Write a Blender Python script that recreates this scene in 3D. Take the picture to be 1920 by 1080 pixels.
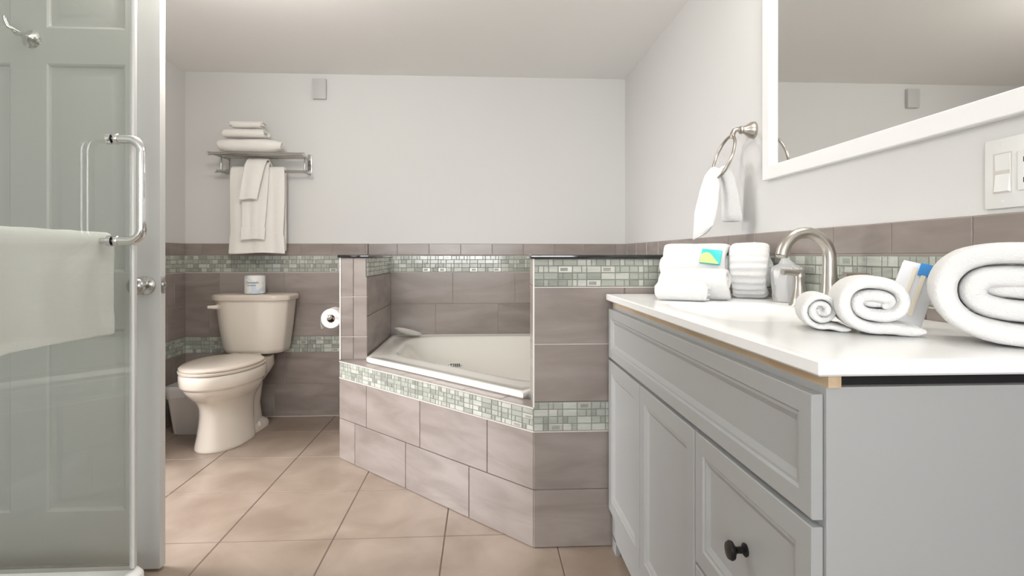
import bpy, bmesh, math, random
from mathutils import Vector, Matrix, noise
R = math.radians
PI = math.pi
for o in list(bpy.data.objects):
    bpy.data.objects.remove(o)
S = bpy.context.scene
C = S.collection
# ---------------------------------------------------------------- camera
cd = bpy.data.cameras.new('camera')
cam = bpy.data.objects.new('camera', cd); C.objects.link(cam)
cam.location = (0, 0, 1.04)
cam.rotation_euler = (R(90), 0, R(-3.07))
cd.sensor_width = 36; cd.lens = 36 * 1025 / 1920
cd.shift_y = -61 / 1920
cd.clip_start = 0.02
S.camera = cam
# ---------------------------------------------------------------- world, colour
w = bpy.data.worlds.new('world'); S.world = w; w.use_nodes = True
w.node_tree.nodes['Background'].inputs[0].default_value = (0.85, 0.92, 1, 1)
w.node_tree.nodes['Background'].inputs[1].default_value = 0.6
vs = S.view_settings
vs.view_transform = 'Standard'; vs.look = 'None'; vs.gamma = 1; vs.use_curve_mapping = False
vs.exposure = 0.06
# ---------------------------------------------------------------- lights
def area(name, loc, rot, sx, sy, power, col=(1, 1, 1), spread=180):
    l = bpy.data.lights.new(name, 'AREA'); l.shape = 'RECTANGLE'; l.size = sx; l.size_y = sy
    l.energy = power; l.color = col; l.spread = R(spread)
    o = bpy.data.objects.new(name, l); C.objects.link(o)
    o.location = loc; o.rotation_euler = rot
    return o
XR, XL, YB, YN, ZC = 0.951, -1.904, 3.611, -1.9, 2.218
# fill added at an invented window behind the camera, tilted up for the ceiling
area('added_window_fill', (-0.35, YN + 0.10, 1.40), (R(106), 0, 0), 1.4, 1.0, 47, (0.97, 0.98, 1.0))
# daylight of the next room coming through the doorway in the left wall
area('doorway_daylight', (-2.45, 2.22, 0.95), (0, R(-66), 0), 1.1, 0.80, 24, (0.99, 0.97, 0.99), 100)
# added ceiling lamp that brightens the room's left side and lamp bar over the mirror: light of the fixtures built below
def bulb(name, loc, power, rad, col=(1, 0.97, 0.92)):
    l = bpy.data.lights.new(name, 'POINT'); l.energy = power; l.color = col; l.shadow_soft_size = rad
    o = bpy.data.objects.new(name, l); C.objects.link(o); o.location = loc; return o
bulb('added_ceiling_fill', (-0.95, 1.90, ZC - 0.26), 21, 0.10, (1, .96, .90))
for y_ in (1.03, 1.25, 1.47): bulb('vanity_lamp_light', (0.80, y_, 2.06), 2.9, 0.035)

# ================================================================ helpers
def col4(c): return (c[0], c[1], c[2], 1)
def mat(name, c, rough=0.5, metal=0.0, coat=0.0, bump=0.0, bscale=50, c2=None, nscale=3, stretch=(1, 1, 1), spec=0.5,
        sheen=0.0, sss=0.0, fac=(0.35, 0.65), detail=4):
    m = bpy.data.materials.new(name); m.use_nodes = True
    nt = m.node_tree; b = nt.nodes['Principled BSDF']
    b.inputs['Base Color'].default_value = col4(c)
    b.inputs['Roughness'].default_value = rough
    b.inputs['Metallic'].default_value = metal
    b.inputs['Specular IOR Level'].default_value = spec
    if coat: b.inputs['Coat Weight'].default_value = coat; b.inputs['Coat Roughness'].default_value = 0.06
    if sheen: b.inputs['Sheen Weight'].default_value = sheen; b.inputs['Sheen Roughness'].default_value = 0.6
    if sss:
        b.inputs['Subsurface Weight'].default_value = sss; b.inputs['Subsurface Radius'].default_value = (0.02, 0.02, 0.02)
    tc = nt.nodes.new('ShaderNodeTexCoord')
    if c2 is not None:
        mp = nt.nodes.new('ShaderNodeMapping'); mp.inputs['Scale'].default_value = stretch
        nt.links.new(tc.outputs['Object'], mp.inputs[0])
        n = nt.nodes.new('ShaderNodeTexNoise'); n.inputs['Scale'].default_value = nscale; n.inputs['Detail'].default_value = detail
        n.inputs['Distortion'].default_value = 0.6
        nt.links.new(mp.outputs[0], n.inputs['Vector'])
        r = nt.nodes.new('ShaderNodeMapRange'); r.inputs[1].default_value = fac[0]; r.inputs[2].default_value = fac[1]
        nt.links.new(n.outputs['Fac'], r.inputs[0])
        mx = nt.nodes.new('ShaderNodeMix'); mx.data_type = 'RGBA'
        mx.inputs[6].default_value = col4(c); mx.inputs[7].default_value = col4(c2)
        nt.links.new(r.outputs[0], mx.inputs[0]); nt.links.new(mx.outputs[2], b.inputs['Base Color'])
    if bump:
        n2 = nt.nodes.new('ShaderNodeTexNoise'); n2.inputs['Scale'].default_value = bscale; n2.inputs['Detail'].default_value = 3
        nt.links.new(tc.outputs['Object'], n2.inputs['Vector'])
        bp = nt.nodes.new('ShaderNodeBump'); bp.inputs['Strength'].default_value = bump; bp.inputs['Distance'].default_value = 0.004
        nt.links.new(n2.outputs['Fac'], bp.inputs['Height']); nt.links.new(bp.outputs[0], b.inputs['Normal'])
    return m
def glass(name, tint=0.96, refl=1.0):
    m = bpy.data.materials.new(name); m.use_nodes = True; nt = m.node_tree
    for n in list(nt.nodes): nt.nodes.remove(n)
    out = nt.nodes.new('ShaderNodeOutputMaterial'); mx = nt.nodes.new('ShaderNodeMixShader')
    tr = nt.nodes.new('ShaderNodeBsdfTransparent'); gl = nt.nodes.new('ShaderNodeBsdfGlossy')
    ge = nt.nodes.new('ShaderNodeNewGeometry'); dot = nt.nodes.new('ShaderNodeVectorMath'); dot.operation = 'DOT_PRODUCT'
    nt.links.new(ge.outputs['Incoming'], dot.inputs[0]); nt.links.new(ge.outputs['Normal'], dot.inputs[1])
    def mth(op, a, b=None):
        n = nt.nodes.new('ShaderNodeMath'); n.operation = op
        for i, v in enumerate((a, b)):
            if v is None: continue
            if isinstance(v, (int, float)): n.inputs[i].default_value = v
            else: nt.links.new(v, n.inputs[i])
        return n.outputs[0]
    # Schlick reflectance, the same from both sides of the pane
    fr = mth('ADD', mth('MULTIPLY', mth('POWER', mth('SUBTRACT', 1.0, mth('ABSOLUTE', dot.outputs['Value'])), 5.0), 0.975), 0.025)
    tr.inputs[0].default_value = (tint * 0.99, tint, tint * 0.985, 1); gl.inputs['Roughness'].default_value = 0.0
    gl.inputs[0].default_value = (refl, refl, refl, 1)
    nt.links.new(fr, mx.inputs[0]); nt.links.new(tr.outputs[0], mx.inputs[1]); nt.links.new(gl.outputs[0], mx.inputs[2])
    nt.links.new(mx.outputs[0], out.inputs[0])
    return m
def emit(name, c, s):
    m = bpy.data.materials.new(name); m.use_nodes = True; b = m.node_tree.nodes['Principled BSDF']
    b.inputs['Base Color'].default_value = col4(c)
    b.inputs['Emission Color'].default_value = col4(c); b.inputs['Emission Strength'].default_value = s
    return m

M = {}
M['paint'] = mat('wall_paint', (0.69, 0.685, 0.67), 0.75, bump=0.04, bscale=120)
M['ceil'] = mat('ceiling_paint', (0.88, 0.87, 0.85), 0.85)
M['grout'] = mat('wall_grout', (0.36, 0.31, 0.28), 0.9)
M['grout_l'] = mat('light_grout', (0.62, 0.58, 0.54), 0.9)
M['grout_m'] = mat('mosaic_grout', (0.27, 0.27, 0.25), 0.85)
M['tile'] = mat('taupe_wall_tile', (0.242, 0.204, 0.182), 0.26, c2=(0.32, 0.277, 0.252), nscale=3.2, stretch=(1, 1, 4), spec=0.55, bump=0.03, bscale=14)
M['tile2'] = mat('taupe_wall_tile_lighter', (0.262, 0.222, 0.198), 0.26, c2=(0.34, 0.295, 0.268), nscale=2.7, stretch=(1, 1, 4), spec=0.55, bump=0.03, bscale=14)
M['g1'] = mat('glass_mosaic_sage', (0.35, 0.372, 0.322), 0.14, coat=0.35, c2=(0.42, 0.44, 0.385), nscale=60, stretch=(0.3, 0.3, 2))
M['g2'] = mat('glass_mosaic_pale', (0.47, 0.49, 0.435), 0.14, coat=0.35, c2=(0.55, 0.565, 0.51), nscale=60, stretch=(0.3, 0.3, 2))
M['g3'] = mat('glass_mosaic_deep', (0.27, 0.285, 0.245), 0.14, coat=0.35, c2=(0.33, 0.35, 0.305), nscale=60, stretch=(0.3, 0.3, 2))
M['g4'] = mat('metal_mosaic', (0.55, 0.54, 0.50), 0.35, metal=0.6)
M['floor'] = mat('floor_tile', (0.255, 0.195, 0.150), 0.34, c2=(0.37, 0.298, 0.242), nscale=4.2, spec=0.45, bump=0.05, bscale=9, fac=(0.3, 0.7), detail=6)
M['fgrout'] = mat('floor_grout', (0.15, 0.105, 0.08), 0.9)
M['fglight'] = mat('floor_edge_grout', (0.55, 0.48, 0.42), 0.9)
M['cap'] = mat('black_granite', (0.012, 0.012, 0.013), 0.08, coat=0.5)
M['trim'] = mat('satin_edge_trim', (0.82, 0.81, 0.78), 0.3)
M['acrylic'] = mat('white_acrylic', (0.80, 0.78, 0.72), 0.10, coat=0.4)
M['china'] = mat('biscuit_china', (0.80, 0.74, 0.65), 0.12, coat=0.5)
M['seat'] = mat('toilet_seat_plastic', (0.70, 0.625, 0.54), 0.2)
M['door'] = mat('painted_door', (0.56, 0.56, 0.545), 0.42)
M['cabinet'] = mat('grey_cabinet_paint', (0.37, 0.375, 0.37), 0.4)
M['counter'] = mat('cultured_marble_top', (0.92, 0.92, 0.91), 0.22, spec=0.4)
M['wood'] = mat('raw_wood_strip', (0.50, 0.36, 0.22), 0.7, c2=(0.58, 0.45, 0.31), nscale=8, stretch=(6, 1, 6))
M['dark'] = mat('dark_gap', (0.01, 0.01, 0.01), 0.9)
M['chrome'] = mat('chrome', (0.72, 0.72, 0.71), 0.07, metal=1)
M['nickel'] = mat('brushed_nickel', (0.50, 0.465, 0.42), 0.30, metal=1)
M['steel'] = mat('satin_steel', (0.5, 0.49, 0.47), 0.18, metal=1)
M['bronze'] = mat('black_knob_metal', (0.015, 0.014, 0.014), 0.25, metal=0.5)
M['terry'] = mat('white_terry', (0.79, 0.785, 0.77), 1.0, bump=0.55, bscale=330, sheen=0.25, spec=0.1)
M['terry_w'] = mat('white_terry_rack', (0.86, 0.835, 0.79), 1.0, bump=0.5, bscale=330, sheen=0.2, spec=0.1)
M['woven'] = mat('towel_border_band', (0.86, 0.84, 0.80), 0.85, bump=0.25, bscale=500)
M['mirror'] = mat('mirror_silver', (0.80, 0.80, 0.78), 0.015, metal=1)
M['frame'] = mat('white_frame_lacquer', (0.86, 0.86, 0.85), 0.3)
M['box_grey'] = mat('greyed_plastic_cover', (0.55, 0.545, 0.53), 0.5)
M['glass'] = glass('shower_glass', 0.93)
M['terry_lift'] = mat('terry_painted_bright', (0.93, 0.93, 0.91), 1.0, bump=0.4, bscale=330, sheen=0.25, spec=0.1)  # paler copy, brightness painted in where little light reaches the shower towel
M['plastic'] = None
M['switch'] = mat('switch_plastic', (0.78, 0.78, 0.76), 0.35)
M['bin'] = mat('white_bin_plastic', (0.66, 0.63, 0.60), 0.35)
M['liner'] = mat('clear_bin_liner', (0.75, 0.73, 0.70), 0.3)
M['paper'] = mat('tissue_paper', (0.88, 0.87, 0.85), 0.95, bump=0.2, bscale=200)
M['wrap'] = mat('roll_wrapper', (0.80, 0.80, 0.78), 0.5, c2=(0.60, 0.67, 0.76), nscale=17, fac=(0.56, 0.62), detail=0)
M['ink'] = mat('dark_ink', (0.02, 0.025, 0.06), 0.6)
M['core'] = mat('cardboard_core', (0.22, 0.17, 0.12), 0.9)
M['vinyl'] = mat('clear_vinyl_seal', (0.62, 0.62, 0.60), 0.25)
M['teal'] = mat('teal_print', (0.06, 0.60, 0.60), 0.35)
M['lime'] = mat('lime_print', (0.58, 0.75, 0.28), 0.35)
M['blue'] = mat('blue_print', (0.03, 0.28, 0.72), 0.35)
M['cream'] = mat('cream_packet', (0.86, 0.80, 0.66), 0.4)
M['white'] = mat('white_packet', (0.84, 0.85, 0.88), 0.3)
M['lamp'] = emit('lamp_diffuser', (1, 0.97, 0.92), 3.0)
M['window_glow'] = emit('added_glow_pane', (0.92, 0.96, 1), 2.5)  # glowing pane of the added window
def plastic_mat():
    m = bpy.data.materials.new('thin_plastic_wrap'); m.use_nodes = True; nt = m.node_tree
    b = nt.nodes['Principled BSDF']; b.inputs['Base Color'].default_value = (0.9, 0.9, 0.9, 1); b.inputs['Roughness'].default_value = 0.15
    b.inputs['Alpha'].default_value = 0.42
    return m
M['plastic'] = plastic_mat()

class MB:
    """collects geometry, builds ONE mesh object"""
    def __init__(s): s.v = []; s.f = []; s.m = []; s.T = None
    def add(s, vs, fs, mi=0):
        k = len(s.v)
        if s.T is not None: vs = [s.T @ Vector(p) for p in vs]
        s.v += [tuple(p) for p in vs]
        for f in fs: s.f.append([i + k for i in f]); s.m.append(mi)
    def box(s, a, b, mi=0, ch=0.0):
        x0, y0, z0 = [min(a[i], b[i]) for i in range(3)]; x1, y1, z1 = [max(a[i], b[i]) for i in range(3)]
        if ch <= 0:
            s.add([(x0,y0,z0),(x1,y0,z0),(x1,y1,z0),(x0,y1,z0),(x0,y0,z1),(x1,y0,z1),(x1,y1,z1),(x0,y1,z1)],
                  [(0,3,2,1),(4,5,6,7),(0,1,5,4),(1,2,6,5),(2,3,7,6),(3,0,4,7)], mi); return
        bm = bmesh.new(); bmesh.ops.create_cube(bm, size=1)
        for v in bm.verts:
            v.co = Vector(((x0+x1)/2 + v.co.x*(x1-x0), (y0+y1)/2 + v.co.y*(y1-y0), (z0+z1)/2 + v.co.z*(z1-z0)))
        bmesh.ops.bevel(bm, geom=list(bm.edges), offset=min(ch, (x1-x0)*.45, (y1-y0)*.45, (z1-z0)*.45), segments=2, affect='EDGES', profile=0.6)
        s.addbm(bm, mi)
    def addbm(s, bm, mi=0):
        bm.verts.index_update()
        s.add([v.co.copy() for v in bm.verts], [[v.index for v in f.verts] for f in bm.faces], mi); bm.free()
    def tube(s, pts, rad, n=16, mi=0, caps=True, closed=False):
        pts = [Vector(p) for p in pts]; N = len(pts)
        if not hasattr(rad, '__len__'): rad = [rad] * N
        prev = None; rings = []
        for i, p in enumerate(pts):
            if closed: t = (pts[(i+1) % N] - pts[i-1]).normalized()
            else: t = (pts[min(i+1, N-1)] - pts[max(i-1, 0)]).normalized()
            if prev is None:
                a = Vector((0, 0, 1)) if abs(t.z) < 0.9 else Vector((1, 0, 0))
                u = t.cross(a).normalized()
            else:
                u = (prev - t * prev.dot(t)).normalized()
            prev = u; v = t.cross(u)
            rings.append([p + (u * math.cos(2*PI*k/n) + v * math.sin(2*PI*k/n)) * rad[i] for k in range(n)])
        vs = [q for r in rings for q in r]; fs = []
        for i in range(N if closed else N - 1):
            j = (i + 1) % N
            for k in range(n): fs.append((i*n+k, i*n+(k+1) % n, j*n+(k+1) % n, j*n+k))
        if caps and not closed: fs.append(tuple(range(n))[::-1]); fs.append(tuple((N-1)*n+k for k in range(n)))
        s.add(vs, fs, mi)
    def lathe(s, prof, c=(0, 0, 0), axis='z', n=32, mi=0, sx=1, sy=1):
        vs = []; c = Vector(c)
        for r, h in prof:
            for k in range(n):
                a = 2*PI*k/n; x, y = r*math.cos(a)*sx, r*math.sin(a)*sy
                if axis == 'z': p = (x, y, h)
                elif axis == 'x': p = (h, x, y)
                else: p = (y, h, x)
                vs.append(c + Vector(p))
        fs = []
        for i in range(len(prof)-1):
            for k in range(n): fs.append((i*n+k, i*n+(k+1) % n, (i+1)*n+(k+1) % n, (i+1)*n+k))
        fs.append(tuple(range(n))[::-1]); fs.append(tuple((len(prof)-1)*n+k for k in range(n)))
        s.add(vs, fs, mi)
    def loft(s, rings, mi=0, cap0=True, cap1=True, closed=True):
        n = len(rings[0]); vs = [p for r in rings for p in r]; fs = []
        for i in range(len(rings)-1):
            for k in range(n if closed else n-1): fs.append((i*n+k, i*n+(k+1) % n, (i+1)*n+(k+1) % n, (i+1)*n+k))
        if cap0: fs.append(tuple(range(n))[::-1])
        if cap1: fs.append(tuple((len(rings)-1)*n+k for k in range(n)))
        s.add(vs, fs, mi)
    def build(s, name, mats, parent=None, smooth=40, loc=None, rot=None, recalc=True, bevel=0):
        me = bpy.data.meshes.new(name); me.from_pydata(s.v, [], s.f)
        if not isinstance(mats, (list, tuple)): mats = [mats]
        for m in mats: me.materials.append(m)
        me.polygons.foreach_set('material_index', s.m)
        if recalc:
            bm = bmesh.new(); bm.from_mesh(me); bmesh.ops.recalc_face_normals(bm, faces=bm.faces); bm.to_mesh(me); bm.free()
        if smooth:
            me.shade_smooth()
            me.set_sharp_from_angle(angle=R(smooth))
        me.update()
        o = bpy.data.objects.new(name, me); C.objects.link(o)
        if parent is not None: o.parent = parent
        if loc is not None: o.location = loc
        if rot is not None: o.rotation_euler = rot
        if bevel:
            b = o.modifiers.new('bevel', 'BEVEL'); b.width = bevel; b.segments = 2; b.limit_method = 'ANGLE'; b.angle_limit = R(40)
        return o
def tag(o, label=None, cat=None, group=None, kind=None):
    if label: o['label'] = label
    if cat: o['category'] = cat
    if group: o['group'] = group
    if kind: o['kind'] = kind
    return o
def empty(name, loc, label, cat, group=None, rz=0):
    o = bpy.data.objects.new(name, None); C.objects.link(o); o.location = loc; o.rotation_euler = (0, 0, rz)
    o.empty_display_size = 0.05
    return tag(o, label, cat, group)
def struct(o): o['kind'] = 'structure'; return o
def smoothstep(t): t = max(0, min(1, t)); return t*t*(3-2*t)

# ================================================================ tiling (surface pattern of a wall's own mesh)
class Face:
    """a vertical wall plane: origin o, unit u along, unit n outward"""
    def __init__(s, o, u, n): s.o = Vector((o[0], o[1], 0)); s.u = Vector((u[0], u[1], 0)); s.n = Vector((n[0], n[1], 0))
    def p(s, u, z, d): return s.o + s.u*u + Vector((0, 0, z)) + s.n*d
def tile(mb, F, u0, u1, z0, z1, g=0.0015, d0=0.0, d1=0.006, ch=0.0015, mi=0):
    if u1-u0 < 2.4*g + 2*ch or z1-z0 < 2.4*g + 2*ch: return
    a, b, c, d = u0+g, u1-g, z0+g, z1-g
    v = [F.p(a,c,d0),F.p(b,c,d0),F.p(b,d,d0),F.p(a,d,d0), F.p(a,c,d1-ch),F.p(b,c,d1-ch),F.p(b,d,d1-ch),F.p(a,d,d1-ch),
         F.p(a+ch,c+ch,d1),F.p(b-ch,c+ch,d1),F.p(b-ch,d-ch,d1),F.p(a+ch,d-ch,d1)]
    f = [(8,9,10,11)]
    for k in range(4):
        j = (k+1) % 4; f += [(k, j, j+4, k+4), (k+4, j+4, j+8, k+8)]
    mb.add(v, f, mi)
def row(mb, F, u0, u1, z0, z1, pitch, off, rnd, mis=(1, 2), g=0.0015):
    k = math.floor((u0-off)/pitch); x = off + k*pitch
    while x < u1:
        tile(mb, F, max(x, u0), min(x+pitch, u1), z0, z1, g=g, mi=rnd.choice(mis)); x += pitch
def mosaic(mb, F, u0, u1, z0, z1, rnd, base=4):
    """mis: base sage, +1 pale, +2 deep, +3 metal"""
    h = (z1-z0)/4; cell = 0.0515; g = 0.0013
    for r in range(4):
        za, zb = z0+r*h, z0+(r+1)*h
        x = u0 - rnd.choice((0, 0, 0.017))
        while x < u1-0.006:
            q = rnd.random()
            segs = [(0, 1)] if q < .36 else ([(0, .64), (.64, 1)] if q < .68 else [(0, .34), (.34, 1)])
            for a, b in segs:
                xa, xb = max(u0, x+a*cell), min(u1, x+b*cell)
                if xb-xa < 0.006: continue
                full = (b-a) > .9
                qq = rnd.random()
                if full and qq < .13 and xb-xa > 0.045:
                    tile(mb, F, xa, xb, za, zb, g=g, d1=0.0075, ch=0.001, mi=base+3)
                    s0 = xa+.012 if rnd.random() < .5 else xa+.007
                    tile(mb, F, s0, s0+.028, za+.006, zb-.006, g=0.0005, d0=0.0075, d1=0.0082, ch=0.0003, mi=base+2)
                else:
                    mi = base + (0 if qq < .5 else 1 if qq < .8 else 2)
                    tile(mb, F, xa, xb, za, zb, g=g, d1=0.0062+rnd.random()*.0008, ch=0.0012, mi=mi)
            x += cell
WM = ['paint', 'tile', 'tile2', 'grout', 'g1', 'g2', 'g3', 'g4', 'grout_m', 'grout_l']
def wmats(): return [M[k] for k in WM]
Z = [0.0, 0.206, 0.412, 0.518, 0.724, 0.930, 1.040, 1.117]
def backing(mb, F, u0, u1, z0, z1, mi=3, d=0.0035):
    mb.add([F.p(u0,z0,0),F.p(u1,z0,0),F.p(u1,z1,0),F.p(u0,z1,0),F.p(u0,z0,d),F.p(u1,z0,d),F.p(u1,z1,d),F.p(u0,z1,d)],
           [(4,5,6,7),(0,1,5,4),(1,2,6,5),(2,3,7,6),(3,0,4,7)], mi)
def line(mb, F, u0, u1, z, t=0.003, d=0.0066, mi=9):
    mb.add([F.p(u0,z-t,0),F.p(u1,z-t,0),F.p(u1,z+t,0),F.p(u0,z+t,0),F.p(u0,z-t,d),F.p(u1,z-t,d),F.p(u1,z+t,d),F.p(u0,z+t,d)],
           [(4,5,6,7),(0,1,5,4),(1,2,6,5),(2,3,7,6),(3,0,4,7)], mi)
def wainscot(F, u0, u1, rnd, offs, capoff=0.0):
    mb = MB(); backing(mb, F, u0, u1, 0, Z[7])
    for i, (a, b) in enumerate([(0, 1), (1, 2), (3, 4), (4, 5)]):
        row(mb, F, u0, u1, Z[a], Z[b], 0.409, offs[i], rnd)
    row(mb, F, u0, u1, Z[6]+0.003, Z[7], 0.2065, capoff, rnd)
    return mb
def bands(F, u0, u1, rnd):
    mb = MB()
    for a, b in ((2, 3), (5, 6)):
        backing(mb, F, u0, u1, Z[a], Z[b], 8, 0.0042); mosaic(mb, F, u0, u1, Z[a]+0.003, Z[b]-0.001, rnd)
    line(mb, F, u0, u1, Z[5]-0.0005, 0.0018)
    return mb

# ---------------------------------------------------------------- room shell
T = 0.12
def wallbox(name, a, b, m='paint'):
    mb = MB(); mb.box(a, b); return struct(mb.build(name, [M[m]], smooth=0))
wb = wallbox('wall_back', (XL-T, YB, 0), (XR+T, YB+T, ZC))
DWY0, DWY1, DWZ = 1.895, 2.705, 2.05
mb = MB(); mb.box((XL-T, YN, 0), (XL, DWY0, ZC)); mb.box((XL-T, DWY1, 0), (XL, YB, ZC)); mb.box((XL-T, DWY0, DWZ), (XL, DWY1, ZC))
wl = struct(mb.build('wall_left', [M['paint']], smooth=0))
mb = MB()   # casing round the doorway
mb.box((XL, DWY1, 0), (XL+.014, DWY1+.06, DWZ+.06), ch=.003); mb.box((XL, DWY0-.0, DWZ), (XL+.014, DWY1+.0, DWZ+.06), ch=.003)
mb.box((XL-T, DWY1-.012, 0), (XL, DWY1, DWZ)); mb.box((XL-T, DWY0, 0), (XL, DWY0+.004, DWZ)); mb.box((XL-T, DWY0, DWZ-.012), (XL, DWY1, DWZ))
struct(mb.build('trim_2', [M['frame']], smooth=20))
# next room beyond the doorway
wallbox('wall_hall', (-3.3, 1.0, 0), (-3.2, 3.6, ZC)); wallbox('wall_hall_near', (-3.2, 1.0, 0), (XL-T, 1.1, ZC)); wallbox('wall_hall_far', (-3.2, 3.5, 0), (XL-T, 3.6, ZC))
wallbox('ceiling_hall', (-3.3, 1.0, ZC), (XL-T, 3.6, ZC+.1), 'ceil')
mb = MB(); mb.box((-3.3, 1.0, -.1), (XL, 3.6, -.002)); struct(mb.build('floor_hall', [M['floor']], smooth=0))
wr = wallbox('wall_right', (XR, YN, 0), (XR+T, YB, ZC))
mb = MB()
WX0, WX1, WZ0, WZ1 = -1.1, 0.4, 0.85, 1.95
mb.box((XL-T, YN-T, 0), (WX0, YN, ZC)); mb.box((WX1, YN-T, 0), (XR+T, YN, ZC))
mb.box((WX0, YN-T, 0), (WX1, YN, WZ0)); mb.box((WX0, YN-T, WZ1), (WX1, YN, ZC))
struct(mb.build('wall_front', [M['paint']], smooth=0))
struct_c = wallbox('ceiling', (XL-T, YN-T, ZC), (XR+T, YB+T, ZC+0.1), 'ceil')
# unseen window added behind the camera to hold the fill light
mb = MB()
for a, b in (((WX0, YN-0.08, WZ0), (WX1, YN+0.02, WZ0+.05)), ((WX0, YN-.08, WZ1-.05), (WX1, YN+.02, WZ1)),
             ((WX0, YN-.08, WZ0), (WX0+.05, YN+.02, WZ1)), ((WX1-.05, YN-.08, WZ0), (WX1, YN+.02, WZ1)),
             ((-0.37, YN-.06, WZ0), (-0.33, YN, WZ1)), ((WX0, YN-.06, 1.38), (WX1, YN, 1.42))):
    mb.box(a, b, ch=.004)
win = struct(mb.build('added_window_1', [M['frame']]))
mb = MB(); mb.box((WX0, YN-.075, WZ0), (WX1, YN-.07, WZ1)); o = mb.build('pane', [M['window_glow']], win, smooth=0)

rnd = random.Random(4)
FB = Face((0, YB), (1, 0), (0, -1))
mb = wainscot(FB, XL, -0.74, rnd, (-0.934-.409*3, -0.87-.409*3, -0.934-.409*3, -0.87-.409*3), -0.97)
struct_p = mb.build('wainscot_tile', wmats(), wb, smooth=0)
mb = bands(FB, XL, -0.74, rnd); mb.build('mosaic_band', wmats(), wb, smooth=0)
mb = MB(); backing(mb, FB, -0.60, XR, 0.45, Z[7])
row(mb, FB, -0.60, XR, 0.518, Z[4], 0.409, -0.308, rnd); row(mb, FB, -0.60, XR, Z[4], Z[5], 0.409, -0.196, rnd)
row(mb, FB, -0.75, XR, Z[6]+.003, Z[7], 0.2065, -0.97, rnd)
mb.build('wainscot_tile', wmats(), wb, smooth=0)
mb = MB(); backing(mb, FB, -0.60, XR, Z[5], Z[6], 8, .0042); mosaic(mb, FB, -0.60, XR, Z[5]+.003, Z[6]-.001, rnd); line(mb, FB, -0.6, XR, Z[5]-.0005, .0016)
mb.build('mosaic_band', wmats(), wb, smooth=0)
FL = Face((XL, 0), (0, 1), (1, 0))
mb = wainscot(FL, 2.77, YB-.006, rnd, (3.40, 3.48, 3.40, 3.48), 3.44); mb.build('wainscot_tile', wmats(), wl, smooth=0)
mb = bands(FL, 2.77, YB-.006, rnd); mb.build('mosaic_band', wmats(), wl, smooth=0)
FR = Face((XR, 0), (0, 1), (-1, 0))
mb = MB(); backing(mb, FR, -0.4, YB-.006, 0, Z[7])
for a, b, o_ in ((0, 1, .1), (1, 2, .3), (3, 4, .1), (4, 5, .3)): row(mb, FR, -.4, YB-.006, Z[a], Z[b], .409, o_, rnd)
row(mb, FR, -.4, YB-.006, Z[6]+.003, Z[7], .2105, 1.428-.2105*4, rnd)
mb.build('wainscot_tile', wmats(), wr, smooth=0)
mb = bands(FR, -.4, YB-.006, rnd); mb.build('mosaic_band', wmats(), wr, smooth=0)

# ---------------------------------------------------------------- floor
mb = MB(); mb.box((XL-T, YN-T, -0.1), (XR+T, YB+T, -0.0015), 1)
gx = -0.547 - .407*4
rf = random.Random(2)
class FloorF:
    def p(s, u, z, d): return Vector((u, z, -0.006 + d))
FF = FloorF()
x = gx
while x < XR:
    y = 2.455 - .418*11
    while y < YB:
        tile(mb, FF, max(x, XL), min(x+.407, XR), max(y, YN), min(y+.418, YB), g=.0022, d0=.0, d1=.006, ch=.0015, mi=0)
        y += .418
    x += .407
floor = struct(mb.build('floor', [M['floor'], M['fgrout']], smooth=0))
mb = MB(); mb.box((XL+.008, YB-.013, 0), (-.745, YB-.0055, .004)); struct(mb.build('trim_1', [M['fglight']], smooth=0))

# ================================================================ tub surround (platform + two half walls)
def partition(name, x0, x1, y0, y1, ztop):
    mb = MB(); mb.box((x0, y0, 0), (x1, y1, ztop), 3); return mb
rnd = random.Random(11)
PZ = 1.028
# half wall between toilet and tub
hx0, hx1, hy0 = -0.735, -0.597, 2.862
mb = MB(); mb.box((hx0+.006, hy0+.006, 0), (hx1-.006, YB-.007, PZ), 3)
F1 = Face((0, hy0+.006), (1, 0), (0, -1))
for z0, z1 in ((.503, .62), (.62, .826), (.826, PZ)):
    tile(mb, F1, hx0, (hx0+hx1)/2, z0, z1, mi=1); tile(mb, F1, (hx0+hx1)/2, hx1, z0, z1, mi=2)
F2 = Face((hx1-.006, 0), (0, 1), (1, 0))
row(mb, F2, hy0, YB-.01, .50, Z[4], .409, 3.15, rnd); row(mb, F2, hy0, YB-.01, Z[4], Z[5]-.004, .409, 2.95, rnd)
F3 = Face((hx0+.006, 0), (0, 1), (-1, 0))
for i, (a, b) in enumerate(((0, 1), (1, 2), (2, 3), (3, 4), (4, 5))): row(mb, F3, hy0, YB-.01, Z[a], Z[b], .409, 3.0+.1*(i % 2), rnd)
for zj in (.62, .826):
    line(mb, F1, hx0, hx1, zj, .0012, .0058)
hw1 = tag(mb.build('half_wall', wmats(), smooth=0), 'tall narrow tiled half wall between the toilet and the bathtub, two tile columns on its end', 'half wall', 'tiled half walls')
mb = MB(); backing(mb, F2, hy0, YB-.01, Z[5], PZ, 8, .0042); mosaic(mb, F2, hy0, YB-.01, Z[5]+.001, PZ-.001, rnd); mb.build('mosaic_band', wmats(), hw1, smooth=0)
mb = MB(); mb.box((hx0-.010, hy0-.012, PZ), (hx1+.010, YB-.009, PZ+.015), ch=.003)
mb.build('granite_cap', [M['cap']], hw1)
mb = MB(); mb.box((hx0-.002, hy0-.0015, .503), (hx0+.004, hy0+.005, PZ)); mb.build('edge_trim', [M['trim']], hw1)
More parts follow.
